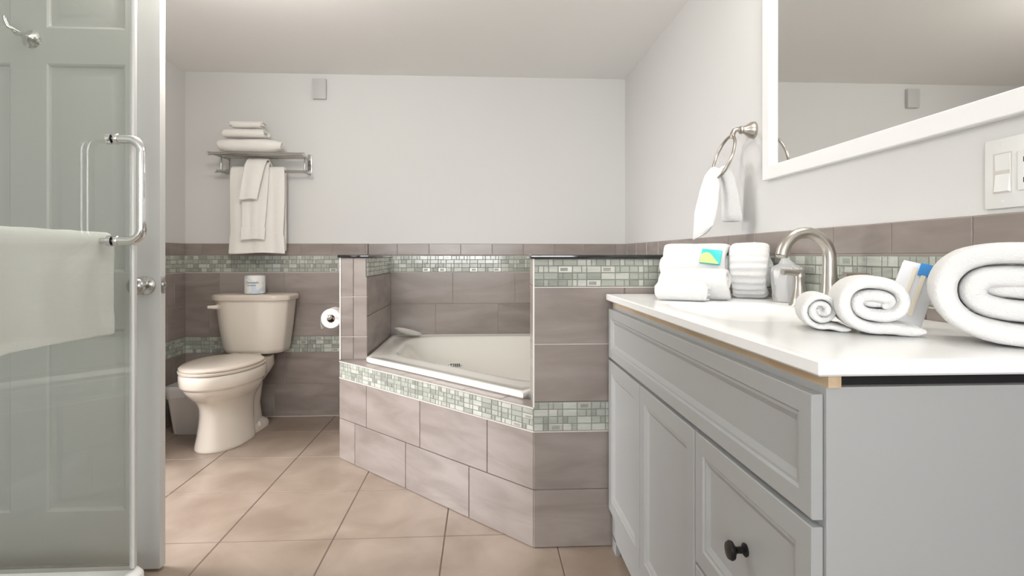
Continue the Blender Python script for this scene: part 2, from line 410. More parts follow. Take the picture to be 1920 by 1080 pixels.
# half wall beside vanity
vx0, vy0, vy1 = 0.180, 1.935, 2.073
mb = MB(); mb.box((vx0+.006, vy0+.006, 0), (XR-.008, vy1-.006, PZ), 3)
F4 = Face((0, vy0+.006), (1, 0), (0, -1))
for (z0, z1, o_) in ((0, Z[1], .18-.01), (Z[1], Z[2], .18-.01), (Z[3], Z[4], .18-.01), (Z[4], Z[5]-.004, .508-.409)):
    row(mb, F4, vx0, XR-.009, z0, z1, .409, o_, rnd)
F5 = Face((vx0+.006, 0), (0, 1), (-1, 0))
for a, b in ((0, 1), (1, 2), (2, 3), (3, 4), (4, 5)): tile(mb, F5, vy0, vy1, Z[a], Z[b], mi=1)
tile(mb, F5, vy0, vy1, Z[5], PZ, mi=2)
F6 = Face((0, vy1-.006), (1, 0), (0, 1))
for a, b in ((2, 3), (3, 4), (4, 5)): row(mb, F6, vx0, XR-.009, Z[a], Z[b], .409, .3, rnd)
hw2 = tag(mb.build('half_wall', wmats(), smooth=0), 'wide tiled half wall with black cap standing between the bathtub and the grey vanity', 'half wall', 'tiled half walls')
mb = MB()
for a, b in ((Z[2], Z[3]), (Z[5]-.004, PZ)):
    backing(mb, F4, vx0, XR-.009, a, b, 8, .0042); mosaic(mb, F4, vx0+.002, XR-.009, a+.003, b-.001, rnd)
line(mb, F4, vx0, XR-.009, Z[5]-.004, .002); line(mb, F4, vx0, XR-.009, Z[2]+.0005, .002); line(mb, F4, vx0, XR-.009, Z[4], .0015)
mb.build('mosaic_band', wmats(), hw2, smooth=0)
mb = MB(); mb.box((vx0-.010, vy0-.012, PZ), (XR-.009, vy1+.010, PZ+.015), ch=.003)
mb.build('granite_cap', [M['cap']], hw2)
mb = MB(); mb.box((vx0-.0015, vy0-.0015, .50), (vx0+.0035, vy0+.0045, PZ)); mb.build('edge_trim', [M['trim']], hw2)
# platform with diagonal front
dl = (vx0 - hx0)                       # run of the diagonal
PT = 0.497
A = Vector((vx0, vy0)); B = Vector((hx0, vy0+dl))
DL = dl*math.sqrt(2); q = 1/math.sqrt(2)
mb = MB()
e = .006*q
def prism(mb, pts, z0, z1, mi=0):
    n = len(pts); vs = [(p[0], p[1], z0) for p in pts] + [(p[0], p[1], z1) for p in pts]
    fs = [tuple(range(n))[::-1], tuple(range(n, 2*n))] + [(i, (i+1) % n, (i+1) % n+n, i+n) for i in range(n)]
    mb.add(vs, fs, mi)
# core is a low wall following the diagonal; the tub fills the space behind it
front0 = [(A.x+.004, A.y+.009), (B.x+.009, B.y+.004+.002)]
prism(mb, [front0[0], (A.x+.004, A.y+.10), (B.x+.13, B.y+.002), (B.x+.009, B.y+.002)][:4], 0, PT-.002, 3)
F7 = Face((A.x+e, A.y+e), (-q, q), (-q, -q))
row(mb, F7, 0, DL, 0, Z[1], .409, .332-.409, rnd); row(mb, F7, 0, DL, Z[1], Z[2], .409, .231-.409, rnd)
# ledge tiles
class Top:
    def p(s, u, z, d):
        return Vector((A.x - q*u + q*z, A.y + q*u + q*z, PT - .004 + d))
tf = Top(); u = -.04
while u < DL - .10:
    tile(mb, tf, max(u, .005), min(u+.207, DL-.10), .001, .075, d0=0, d1=.007, mi=2); u += .207
mb.add([(hx0, hy0+.01, PT+.002), (hx0, B.y+.003, PT+.002), (hx0+.09, B.y-.082, PT+.002), (hx1, B.y-.128, PT+.002), (hx1+.02, B.y-.10, PT+.002), (hx1, hy0+.01, PT+.002)], [(0, 1, 2, 3, 4, 5)], 2)
plat = tag(mb.build('tub_platform', wmats(), smooth=0), 'low tiled platform front running diagonally below the corner bathtub', 'tub surround')
mb = MB(); backing(mb, F7, 0, DL, Z[2], PT, 8, .0042); mosaic(mb, F7, .001, DL-.001, Z[2]+.003, PT-.004, rnd)
line(mb, F7, 0, DL, Z[2]+.0005, .0022); line(mb, F7, 0, DL, PT-.001, .002)
mb.build('mosaic_band', wmats(), plat, smooth=0)

# ================================================================ bathtub
def roundpoly(pts, r, seg=8):
    out = []; n = len(pts)
    for i in range(n):
        p0, p1, p2 = Vector(pts[i-1]), Vector(pts[i]), Vector(pts[(i+1) % n])
        ri = r[i] if hasattr(r, '__len__') else r
        a = (p0-p1).normalized(); b = (p2-p1).normalized()
        s_, e_ = p1+a*ri, p1+b*ri
        for k in range(seg+1):
            t = k/seg; out.append((s_*(1-t)**2 + p1*2*t*(1-t) + e_*t*t))
    return out
cx, cy = 0.20, 2.98
def polar(poly, n=160):
    out = []; m = len(poly)
    for k in range(n):
        a = 2*PI*k/n; d = Vector((math.cos(a), math.sin(a))); best = None
        for i in range(m):
            p, r_ = poly[i]-Vector((cx, cy)), poly[(i+1) % m]-Vector((cx, cy)); e_ = r_-p
            den = d.x*e_.y - d.y*e_.x
            if abs(den) < 1e-9: continue
            t = (p.x*e_.y - p.y*e_.x)/den; s_ = (p.x*d.y - p.y*d.x)/den
            if t > 0 and -1e-6 <= s_ <= 1+1e-6 and (best is None or t < best): best = t
        out.append(best)
    return out
g_ = .001
outl = roundpoly([Vector(p) for p in ((-.590, 2.790), (-.590, YB-.008), (XR-.009, YB-.008), (XR-.009, 2.082), (.170, 2.082), (.170, 2.030))], [.025, .02, .02, .02, .005, .02], 5)
opn = roundpoly([Vector(p) for p in ((-.47, 2.90), (-.47, 3.53), (.83, 3.53), (.83, 2.23), (.20, 2.23))], [.12, .26, .2, .2, .14], 10)
N = 240
ro, ri = polar(outl, N), polar(opn, N)
def tubz(t, a):   # depth profile inside opening (t 1 edge .. 0 centre)
    pr = [(1, 0), (.985, .006), (.96, .03), (.90, .09), (.82, .155), (.74, .21), (.68, .27), (.62, .31), (.54, .335), (.3, .345), (0, .35)]
    for (a0, d0), (a1, d1) in zip(pr, pr[1:]):
        if a1 <= t <= a0:
            f = (a0-t)/(a0-a1); return d0+(d1-d0)*f
    return .35
rings = []
def ring(fr, zf):
    return [(cx+fr(k)*math.cos(2*PI*k/N), cy+fr(k)*math.sin(2*PI*k/N), zf(k)) for k in range(N)]
for ins, z in ((.05, .14), (.045, .40), (.012, .503), (.002, .504), (0, .510), (0, .518), (.004, .524), (.010, .526), (.03, .526), (.038, .5225)):
    rings.append(ring(lambda k: ro[k]-ins, lambda k: z))
for f in (.4, .8): rings.append(ring(lambda k: (ro[k]-.038)*(1-f)+(ri[k]+.01)*f, lambda k: .521))
rings.append(ring(lambda k: ri[k]+.006, lambda k: .5205))
def ease(t): return t
for t in (.995, .985, .97, .95, .92, .88, .84, .80, .76, .72, .68, .64, .6, .54, .4, .2, .05):
    rings.append(ring(lambda k: ri[k]*t, lambda k: .5205-tubz(t, 2*PI*k/N)))
mb = MB(); mb.loft(rings, 0, True, True)
tub = tag(mb.build('corner_bathtub', [M['acrylic']], smooth=50), 'glossy white corner bathtub set in the tiled platform', 'bathtub')
# long slotted overflow in the tub's far wall
mb = MB()
mb.T = Matrix.Translation((-.173, 3.416, .354)) @ Matrix.Rotation(R(52), 4, 'X')
mb.lathe([(.0, -.004), (.040, -.004), (.042, 0.002), (.036, .006), (0.001, .007)], axis='z', sy=.30, n=36)
for k in range(5): mb.box((-.026+k*.0125, -.010, .0065), (-.020+k*.0125, .010, .009), 1)
mb.build('overflow_plate', [M['chrome'], M['dark']], tub)
# soap dish sitting in back-left corner of the tub deck
mb = MB(); mb.T = Matrix.Rotation(R(-25), 4, 'Z') @ Matrix.Rotation(R(10), 4, 'Y')
pr = [(.001, 0), (.04, .001), (.075, .008), (.095, .018), (.098, .021), (.094, .022), (.072, .012), (.04, .006), (.001, .005)]
mb.lathe(pr, n=40, sy=.5)
tag(mb.build('soap_dish', [M['acrylic']], loc=(-.475, 3.50, .540)), 'shallow white oval soap dish in the back left corner of the bathtub', 'soap dish')

# ================================================================ toilet
toi = empty('toilet', (-1.408, 3.578, 0), 'biscuit white two piece toilet with closed oval lid against the back wall', 'toilet', rz=R(-4))
def egg(z, yf, yb, a, n=48, pw=2.2, ymax=None):
    """ellipse-like outline, widest nearer the back"""
    pts = []; yc = yb - (yb-yf)*.42 if ymax is None else ymax
    for k in range(n):
        t = 2*PI*k/n; c_, s_ = math.cos(t), math.sin(t)
        x = a*math.copysign(abs(c_)**(2/pw), c_)
        y = yc + (math.copysign(abs(s_)**(2/pw), s_)*((yb-yc) if s_ > 0 else (yc-yf)))
        pts.append((x, y, z))
    return pts
def resample(secs, m):
    out = []
    n = len(secs)
    for i in range(n-1):
        for j in range(m):
            t = j/m
            p0, p1, p2, p3 = secs[max(i-1, 0)], secs[i], secs[i+1], secs[min(i+2, n-1)]
            out.append([0.5*((2*b)+(-a+c)*t+(2*a-5*b+4*c-d)*t*t+(-a+3*b-3*c+d)*t**3) for a, b, c, d in zip(p0, p1, p2, p3)])
    out.append(list(secs[-1])); return out
mb = MB()
secs = [(0, -.635, -.24, .128), (.012, -.638, -.24, .130), (.06, -.628, -.24, .122), (.14, -.615, -.235, .112), (.21, -.613, -.225, .112),
        (.255, -.632, -.21, .128), (.285, -.665, -.20, .150), (.315, -.695, -.20, .168), (.345, -.712, -.20, .178)]
mb.loft([egg(*s_) for s_ in resample(secs, 4)])
mb.loft([egg(z, f, b, a) for z, f, b, a in ((.34, -.712, -.20, .178), (.350, -.722, -.19, .186), (.356, -.726, -.19, .190), (.385, -.728, -.19, .192), (.410, -.728, -.19, .192), (.418, -.722, -.19, .188), (.419, -.60, -.24, .12))])
# trap way, deck below tank and rear foot
mb.loft([egg(z, f, b, a, pw=3) for z, f, b, a in ((0, -.40, -.06, .105), (.02, -.40, -.06, .105), (.035, -.39, -.07, .095), (.05, -.40, -.10, .075), (.15, -.40, -.12, .070), (.28, -.42, -.10, .085), (.34, -.44, -.04, .12), (.37, -.44, -.02, .13), (.425, -.42, -.02, .125))])
mb.build('bowl', [M['china']], toi, smooth=50)
mb = MB(); mb.lathe([(.001, .055), (.009, .053), (.013, .045), (.013, .030), (.015, .028)][::-1], (.095, -.24, 0), n=16)
mb.build('bolt_cap', [M['china']], toi)
mb = MB()
mb.loft([egg(z, f, b, a, pw=2.15) for z, f, b, a in ((.420, -.722, -.215, .186), (.422, -.730, -.21, .192), (.432, -.732, -.21, .194), (.436, -.728, -.215, .190))])
mb.build('seat', [M['seat']], toi, smooth=50)
mb = MB()
mb.loft([egg(z, f, b, a, pw=2.1) for z, f, b, a in ((.4375, -.722, -.222, .184), (.440, -.729, -.217, .190), (.448, -.730, -.216, .191), (.454, -.722, -.224, .184), (.458, -.68, -.26, .150), (.461, -.58, -.33, .08), (.462, -.50, -.42, .02))])
mb.box((-.09, -.225, .425), (-.05, -.195, .452), ch=.006); mb.box((.05, -.225, .425), (.09, -.195, .452), ch=.006)
mb.build('lid', [M['seat']], toi, smooth=50)
def tank_ring(z, a, yf, yb=-.005, bow=.02):
    pts = []
    P = roundpoly([Vector(p) for p in ((-a, yb), (-a, yf+.045), (-a*.72, yf), (a*.72, yf), (a, yf+.045), (a, yb))], [.02, .02, .05, .05, .02, .02], 5)
    for p in P:
        fr = max(0, 1-(p.x/a)**2)
        y = p.y - (bow*fr if p.y < yf+.03 else 0)
        pts.append((p.x, y, z))
    return pts
mb = MB()
mb.loft([tank_ring(*r_) for r_ in ((.438, .168, -.150), (.445, .182, -.165), (.47, .190, -.172), (.60, .208, -.182), (.765, .226, -.192), (.77, .226, -.192))])
mb.build('tank', [M['china']], toi, smooth=50)
mb = MB()
mb.loft([tank_ring(*r_) for r_ in ((.765, .232, -.196), (.768, .240, -.204), (.785, .242, -.206), (.797, .240, -.204), (.802, .232, -.196), (.803, .10, -.15))])
mb.build('tank_lid', [M['seat']], toi, smooth=50)
mb = MB()
mb.lathe([(.016, 0), (.016, .008), (.012, .012)], (-.185, -.190, .728), axis='y', n=20)
mb.T = Matrix.Translation((-.185, -.205, .728)) @ Matrix.Rotation(R(0), 4, 'Y')
mb.tube([(.015, 0, 0), (0, -.002, 0), (-.024, -.010, .001), (-.040, -.018, .001)], [.010, .013, .010, .009], n=14)
mb.build('flush_lever', [M['china']], toi)

# toilet paper on tank
def paper_roll(name, loc, label):
    r_ = empty(name, loc, label, 'toilet paper')
    return r_
pr = paper_roll('wrapped_toilet_roll', (-1.404, 3.455, .8035), 'wrapped toilet paper roll standing on the toilet tank lid')
mb = MB(); mb.lathe([(.020, .004), (.050, .0), (.0585, .004), (.0595, .012), (.0592, .105), (.057, .112), (.045, .114), (.022, .110), (.018, .104)], n=48)
mb.build('wrapper', [M['wrap']], pr, smooth=50)
# lettering on wrapper
cu = bpy.data.curves.new('lettering', 'FONT'); cu.body = 'Cottonelle'; cu.size = .0175; cu.extrude = .0002; cu.align_x = 'CENTER'; cu.shear = .3
to = bpy.data.objects.new('tmp', cu); C.objects.link(to)
dg = bpy.context.evaluated_depsgraph_get(); me = bpy.data.meshes.new_from_object(to.evaluated_get(dg))
bpy.data.objects.remove(to)
ang0 = R(-90+16)
def wrapv(co, r0, zoff, uoff=0):
    a = ang0 + (co[0]+uoff)/r0; rr = r0 + co[2]
    return Vector((rr*math.cos(a), rr*math.sin(a), co[1]+zoff))
for v in me.vertices: v.co = wrapv(v.co, .0604, .066, -.012)
me.materials.append(M['ink'])
lo = bpy.data.objects.new('lettering', me); C.objects.link(lo); lo.parent = pr; lo['label'] = 'dark blue brand lettering and underline'
mb = MB()
n_ = 14
for i in range(n_):
    x0, x1 = -.026+.052*i/n_, -.026+.052*(i+1)/n_
    zz = lambda x: .0535+.0012*math.cos(x*60)
    vs_ = [wrapv((x0, -.0014, .0), .0602, zz(x0), -.016), wrapv((x1, -.0014, .0), .0602, zz(x1), -.016), wrapv((x1, .0014, .0), .0602, zz(x1), -.016), wrapv((x0, .0014, 0), .0602, zz(x0), -.016)]
    mb.add(vs_, [(0, 1, 2, 3)])
mb.build('underline', [M['ink']], pr, smooth=0)
# waste bin
bn = empty('waste_bin', (-1.715, 3.33, 0), 'small white plastic waste bin with a liner beside the toilet', 'waste bin')
def rr(z, a, b, r=.03):
    return [(p.x, p.y, z) for p in roundpoly([Vector(p) for p in ((-a, -b), (a, -b), (a, b), (-a, b))], r, 6)]
mb = MB()
mb.loft([rr(.0, .078, .060), rr(.004, .082, .064), rr(.26, .112, .092, .04), rr(.268, .117, .097, .04), rr(.276, .117, .097, .04), rr(.276, .111, .091, .04), rr(.26, .108, .088, .04), rr(.01, .078, .060)])
mb.build('body', [M['bin']], bn)
mb = MB(); rg = []
for i, (z, s_) in enumerate(((.215, .112), (.25, .1175), (.279, .1195), (.284, .114), (.27, .108), (.12, .09), (.03, .07))):
    base = rr(z, s_, s_-.02, .04)
    rg.append([(x*(1+.018*math.sin(k*1.7+i)), y*(1+.018*math.cos(k*2.1+i)), z_+.005*math.sin(k*1.3)*(1 if i < 3 else .3)) for k, (x, y, z_) in enumerate(base)])
mb.loft(rg, cap0=False, cap1=True)
mb.build('liner', [M['plastic']], bn, smooth=60)

# toilet paper holder on the half wall
hd = empty('toilet_paper_holder', (hx0, 3.10, .713), 'satin nickel toilet paper arm fixed to the half wall beside the toilet', 'toilet paper holder')
mb = MB()
mb.lathe([(.026, 0), (.026, -.004), (.020, -.010), (.011, -.022), (.0095, -.06), (.0105, -.075)], axis='x', n=24)
mb.tube([(-.072, 0, 0), (-.076, -.006, 0), (-.076, -.03, 0), (-.076, -.150, 0)], [.009, .009, .0085, .0085], n=16)
mb.lathe([(.0085, -.145), (.013, -.150), (.0145, -.158), (.012, -.166), (.004, -.170)], (-.076, 0, 0), axis='y', n=20)
mb.build('arm', [M['nickel']], hd)
rl = empty('toilet_roll', (hx0-.076, 3.02, .702), 'open toilet paper roll hanging on the nickel holder arm', 'toilet paper')
mb = MB()
n_ = 60; rings = []
for (r_, y_) in ((.021, -.048), (.050, -.048), (.0525, -.045), (.0525, .045), (.050, .048), (.021, .048)):
    rings.append([(math.cos(2*PI*k/n_)*r_, y_, math.sin(2*PI*k/n_)*r_) for k in range(n_)])
rings.append(rings[0]); mb.loft(rings, cap0=False, cap1=False)
# loose sheet end hanging from the outer layer at the left
sh = [(-.030, -.0435), (-.046, -.034), (-.0545, -.015), (-.0545, -.035), (-.053, -.052), (-.047, -.050)]
prof = [(math.cos(a)*.0535, math.sin(a)*.0535) for a in [R(60+i*10) for i in range(13)]] + [(-.0555, -.02), (-.054, -.040), (-.050, -.056)]
rg = []
for y_ in (-.046, 0, .046):
    rg.append([(x_, y_, z_) for x_, z_ in prof])
mb.loft(rg, cap0=False, cap1=False, closed=False)
mb.build('paper', [M['paper']], rl, smooth=50)
mb = MB(); rings = [[(math.cos(2*PI*k/32)*r_, y_, math.sin(2*PI*k/32)*r_) for k in range(32)] for r_, y_ in ((.0205, -.0485), (.0215, -.0485), (.0215, .0485), (.0205, .0485), (.0205, -.0485))]
mb.loft(rings, cap0=False, cap1=False); mb.build('core', [M['core']], rl)

# ================================================================ towels
def clouds(name, size):
    t = bpy.data.textures.get(name) or bpy.data.textures.new(name, 'CLOUDS'); t.noise_scale = size; return t
def fuzz(o, big=.004, small=.0012, sub=1, bs=.06):
    if sub: m = o.modifiers.new('sub', 'SUBSURF'); m.levels = m.render_levels = sub
    for nm, st, sz in (('soft', big, bs), ('pile', small, .006)):
        if st:
            m = o.modifiers.new(nm, 'DISPLACE'); m.texture = clouds('c%g' % sz, sz); m.strength = st; m.mid_level = .5
            m.texture_coords = 'GLOBAL' if nm == 'soft' else 'LOCAL'
def roll(name, label, w, h, L, turns, loc, rz, tail=0.0, seed=0, start=0, ribs=0, pinch=None, group=None, m='terry', ends=.012, skew=0, parent=None, gap=.93, big=.004, inner=.22, cat='towel', flip=1, small=.0012):
    """rolled towel: spiral section in local xz, axis +y, resting on z=0"""
    rd = random.Random(seed)
    Rr = h/2; f = max(0, w/2-Rr); p = (Rr*(1-inner*.35))/(turns+.35); th = p*gap
    Rc = Rr - th/2
    spt = 110 if ribs else 26; n = int(turns*spt); ctr = []
    endA = -PI/2
    for i in range(n+1):
        t = i/n; a = endA - 2*PI*turns*(1-t)
        r_ = Rc - p*turns*(1-t)
        wob = 1 + .05*math.sin(a*1.3+seed)*(1-t)
        r_ = max(r_, th*.42); x = r_*math.cos(a)*wob; z = r_*math.sin(a)*wob
        x += f*math.tanh(2.0*math.cos(a))*smoothstep(.35+i*26/spt/10)
        ctr.append((x, z))
    if tail:
        for i in range(1, 7): ctr.append((tail*i/6, -Rc+.002*math.sin(i)))
    npt = len(ctr)
    outer, inn = [], []
    for i, (x, z) in enumerate(ctr):
        a_ = ctr[max(i-1, 0)]; b_ = ctr[min(i+1, npt-1)]
        tx, tz = b_[0]-a_[0], b_[1]-a_[1]; l_ = math.hypot(tx, tz) or 1; nx, nz = tz/l_, -tx/l_
        k = 1.0
        if i < 2: k = (.45, .85)[i]
        if i > npt-3: k = (.85, .45)[i-(npt-2)]
        rb = 0
        if ribs: rb = .0034*math.cos(ribs*2*PI*i/spt)*smoothstep((i-(npt-spt*1.05))/6)
        hh = th/2*k
        outer.append((x+nx*(hh+rb), z+nz*(hh+rb), i)); inn.append((x-nx*hh, z-nz*hh, i))
    sec = outer + inn[::-1]
    mb = MB(); rings = []
    ys = [0, .004, .012] + [ends+(L-2*ends)*k/8 for k in range(0, 9)] + [L-.012, L-.004, L]
    ys = sorted(set(round(y, 5) for y in ys))
    for j, y in enumerate(ys):
        e_ = min(y, L-y); sh = .50 if e_ < .001 else .76 if e_ < .006 else .95 if e_ < .013 else 1
        rg = []
        for q_, (x, z, i) in enumerate(sec):
            mx, mz = ctr[i]
            xx = mx+(x-mx)*sh; zz = mz+(z-mz)*sh
            ii = i*26/spt; jit = (.006*math.sin(ii*.37+seed*2)+.004*math.sin(ii*.11+seed))*(1 if y < L/2 else -1)*min(1, abs(y-L/2)/(L/2))
            sc = 1
            if pinch:
                for (py, amt, wd) in pinch: sc -= amt*math.exp(-((y-py)/wd)**2)
            rg.append((flip*(xx*sc+skew*y), y+jit, Rr+zz*sc))
        rings.append(rg)
    mb.loft(rings, cap0=False, cap1=False)
    ns = len(sec)
    for b0 in (0, (len(rings)-1)*ns):
        for i in range(npt-1): mb.f.append([b0+i, b0+i+1, b0+ns-2-i, b0+ns-1-i]); mb.m.append(0)
    # inner fold that fills the eye of the roll
    ca, cb = f + Rr*.22, Rr*.22
    mb.loft([[(flip*ca*s_*math.copysign(abs(math.cos(2*PI*k/20))**.7, math.cos(2*PI*k/20)), y, Rr+Rr*.03+cb*s_*math.sin(2*PI*k/20)) for k in range(20)] for y, s_ in ((.012, .5), (.016, .85), (.03, 1), (L-.03, 1), (L-.016, .85), (L-.012, .5))])
    o = mb.build(name, [M[m]], parent, smooth=60, loc=loc, rot=(0, 0, rz))
    fuzz(o, big, small, 1)
    if label: tag(o, label, cat, group)
    return o
ZT = .9035
GB = 'rolled white towels on the vanity top'
roll('washcloth_roll', 'smallest rolled white washcloth, tightly coiled, at the vanity corner left of the other two rolls', .060, .074, .095, 2.3, (.612, .955, ZT), R(-22), tail=.045, seed=3, group=GB)
roll('hand_towel_roll', 'medium rolled white hand towel between the tiny coiled washcloth and the biggest roll', .134, .112, .12, 1.9, (.668, .890, ZT), R(-26), tail=.070, seed=7, group=GB, gap=.92)
roll('bath_towel_roll', 'biggest rolled white bath towel at the near right end of the vanity top', .25, .175, .12, 1.9, (.795, .752, ZT), R(-36), tail=.03, seed=12, group=GB, gap=.92)
roll('bath_towel_roll', 'large rolled white bath towel with a teal card at the far end of the vanity', .165, .196, .215, 2.0, (.628, 1.860, ZT), R(-90-32), seed=21, flip=-1, group=GB, gap=.92)
roll('ribbed_bath_mat', 'rolled white bath mat with raised ribs and ruffled end beside the wrapped cup', .140, .196, .112, 2.0, (.813, 1.744, ZT), R(-90-32), seed=23, ribs=24, big=.007, flip=-1, cat='bath mat', gap=.90)
roll('hand_towel_roll', 'rolled white hand towel in the far pile, behind the low rolled washcloth', .066, .108, .20, 1.9, (.572, 1.722, ZT), R(-90-32), seed=25, tail=.03, flip=-1, group=GB, gap=.9)
roll('washcloth_roll', 'low rolled white washcloth in front of the far towel pile, nearest the vanity front edge', .070, .068, .150, 1.9, (.536, 1.655, ZT), R(-90-32), seed=29, tail=.03, flip=-1, group=GB, gap=.9)
# teal card lying on the sloping front of the bath towel
crd = empty('toiletry_card', (.722, 1.695, 1.036), 'small teal and lime green card resting on the far bath towel', 'card', rz=R(-6))
crd.rotation_euler = (R(-27), R(6), R(-32))
mb = MB(); mb.box((-.031, -.004, -.026), (.031, .004, .025), ch=.003); mb.build('packet', [M['teal']], crd)
mb = MB(); rg = []
n_ = 16
vs_, fs_ = [], []
for i in range(n_+1):
    x = -.030+.055*i/n_
    vs_ += [(x, -.0046, -.025), (x, -.0046, .004+.010*math.sin(i*.28)-.014*(i/n_)**2)]
    if i: fs_.append((2*i-2, 2*i, 2*i+1, 2*i-1))
mb.add(vs_, fs_); mb.build('lime_wave', [M['lime']], crd, smooth=0)

# small packet between the rolls
pk = empty('toiletry_packet', (.790, .995, ZT+.004), 'small white and cream packet with a blue end leaning behind the biggest towel roll', 'packet', rz=R(-40))
pk.rotation_euler = (R(-14), R(16), R(-40))
mb = MB()
rg = []
for z_, a_, b_ in ((0, .030, .003), (.006, .031, .006), (.03, .031, .013), (.09, .031, .013), (.118, .030, .006), (.124, .029, .002)):
    rg.append([(math.cos(2*PI*k/24)*a_*(1.0), math.sin(2*PI*k/24)*b_, z_) for k in range(24)])
mb.loft(rg); mb.build('pouch', [M['white']], pk)
mb = MB(); mb.box((.004, -.0155, .02), (.012, -.012, .118), ch=.001); mb.box((-.010, -.0155, .03), (-.004, -.012, .112), ch=.001); mb.build('stripe', [M['cream']], pk)
mb = MB(); mb.box((-.002, -.0165, .100), (.024, -.009, .123), ch=.002); mb.build('blue_tab', [M['blue']], pk)

# plastic wrapped cup
cp = empty('wrapped_cup', (.893, 1.562, ZT), 'clear plastic cup in a crinkled wrapper standing left of the faucet', 'cup')
mb = MB()
mb.lathe([(.028, 0), (.030, .002), (.036, .088), (.038, .092), (.036, .092), (.034, .086), (.027, .004), (.001, .003)], n=36); mb.build('cup', [M['plastic']], cp)
mb = MB(); rg = []
rd = random.Random(5)
for i, (z_, r_) in enumerate(((.001, .034), (.02, .038), (.05, .040), (.09, .043), (.102, .040), (.112, .022), (.125, .012), (.150, .007))):
    rg.append([(math.cos(2*PI*k/40)*r_*(1+.10*math.sin(k*2.3+i*1.1)*rd.random())+(.0 if i < 6 else -.004*(i-5)), math.sin(2*PI*k/40)*r_*(1+.10*math.sin(k*1.9+i)*rd.random()), z_) for k in range(40)])
mb.loft(rg); mb.build('wrapper', [M['plastic']], cp, smooth=25)

# ---------------------------------------------------------------- draped towels
def drape(name, label, path, half, m='terry_w', thick=.007, waves=(), taper=None, cat='towel', hem=None, centre=(0, 0, 0), xdir=(1, 0, 0), group=None, sub=1, big=.003, shear=0, nx=26, rows=60, parent=None, depth=.006):
    """path: list of (d, z, w) points: d = offset along normal (towards camera -y), z height; w = half width factor"""
    P = resample([list(p)+[0]*(3-len(p)) for p in path], 8)
    L_ = [0]
    for a, b in zip(P, P[1:]): L_.append(L_[-1]+math.hypot(b[0]-a[0], b[1]-a[1]))
    xd = Vector(xdir).normalized(); nd = Vector((xd.y, -xd.x, 0))   # towards camera for xdir +x -> -y
    mb = MB(); rings = []
    for i, p in enumerate(P):
        s_ = L_[i]/L_[-1]; rg = []
        for k in range(nx+1):
            u_ = -1+2*k/nx
            wv = 0
            for (fr, am, ph) in waves: wv += am*math.sin(fr*u_*PI+ph+1.2*s_)
            d = p[0] + wv*min(1, abs(s_-.5)*4+.15)
            x = u_*half*p[2] + shear*(p[1]-path[0][1])
            z = p[1] + (.004*math.sin(u_*3+ph) if waves else 0)*(1 if i in (0, len(P)-1) else 0)
            q_ = Vector(centre) + xd*x + nd*d; q_.z += z
            rg.append(q_)
        rings.append(rg)
    mb.loft(rings, cap0=False, cap1=False, closed=False)
    o = mb.build(name, [M[m]], parent, smooth=60)
    s2 = o.modifiers.new('thick', 'SOLIDIFY'); s2.thickness = thick; s2.offset = 0
    fuzz(o, big, .0008, sub)
    if label: tag(o, label, cat, group)
    return o

# towel rack on back wall
RX0, RX1 = -1.654, -1.100
rk = empty('towel_rack', ((RX0+RX1)/2, YB, 1.565), 'chrome towel shelf with a lower hanging bar on the back wall above the toilet', 'towel rack')
cxr = (RX0+RX1)/2
def part(mb, name, m, parent, **k): return mb.build(name, m, parent, **k)
hwid = (RX1-RX0)/2
for sx in (-1, 1):
    mb = MB(); X_ = sx*(hwid-.018)
    mb.box((X_-.004-.008, -.006, -.005), (X_+.004+.008, 0, .128), ch=.002); mb.build('wall_plate', [M['steel']], rk)
    mb = MB(); X_ = sx*(hwid-.02)
    mb.tube([(X_, -.004, .100), (X_, -.205, .094)], .009, n=14)
    mb.tube([(X_, -.004, .004), (X_, -.105, .002)], .009, n=14)
    mb.tube([(X_, -.09, .094), (X_, -.098, .078), (X_, -.10, .05), (X_, -.10, .004)], .0045, n=10)
    mb.build('bracket', [M['steel']], rk)
for nm, y_, z_, r_ in (('front_rail', -.205, .094, .0095), ('hanging_bar', -.105, .002, .0080)):
    mb = MB(); mb.tube([(-hwid, y_, z_), (hwid, y_, z_)], r_, n=18)
    mb.build(nm, [M['steel']], rk)
    for sx in (-1, 1):
        mb = MB(); mb.lathe([(r_, 0), (r_+.0025, .001*sx), (r_+.0025, .012*sx), (r_*.7, .016*sx), (.001, .017*sx)], (sx*hwid, y_, z_), axis='x', n=20)
        mb.build('end_cap', [M['chrome']], rk)
for y_ in (-.155, -.105, -.055):
    mb = MB(); mb.tube([(-hwid+.02, y_, .094), (hwid-.02, y_, .094)], .0045, n=10); mb.build('shelf_rod', [M['steel']], rk)

# towels folded on the shelf (axis along x)
zs = 1.565+.094+.0090
roll('folded_bath_towel', 'largest folded white towel, bottom of the stack on the towel shelf', .16, .094, .37, 1.6, (-1.605, 3.455, zs), R(-90), seed=31, pinch=[(.125, .20, .016), (.36, .35, .03), (0, .2, .02)], m='terry_w', inner=.3, flip=-1, group='folded towels on the shelf')
roll('folded_hand_towel', 'middle folded white hand towel in the stack on the towel shelf', .13, .062, .235, 1.6, (-1.572, 3.455, zs+.090), R(-90), seed=33, pinch=[(.10, .08, .012)], m='terry_w', inner=.3, flip=-1, group='folded towels on the shelf')
roll('folded_washcloth', 'smallest folded white washcloth, top of the stack on the towel shelf', .11, .050, .19, 1.5, (-1.535, 3.45, zs+.149), R(-90), seed=35, m='terry_w', inner=.3, flip=-1, group='folded towels on the shelf')
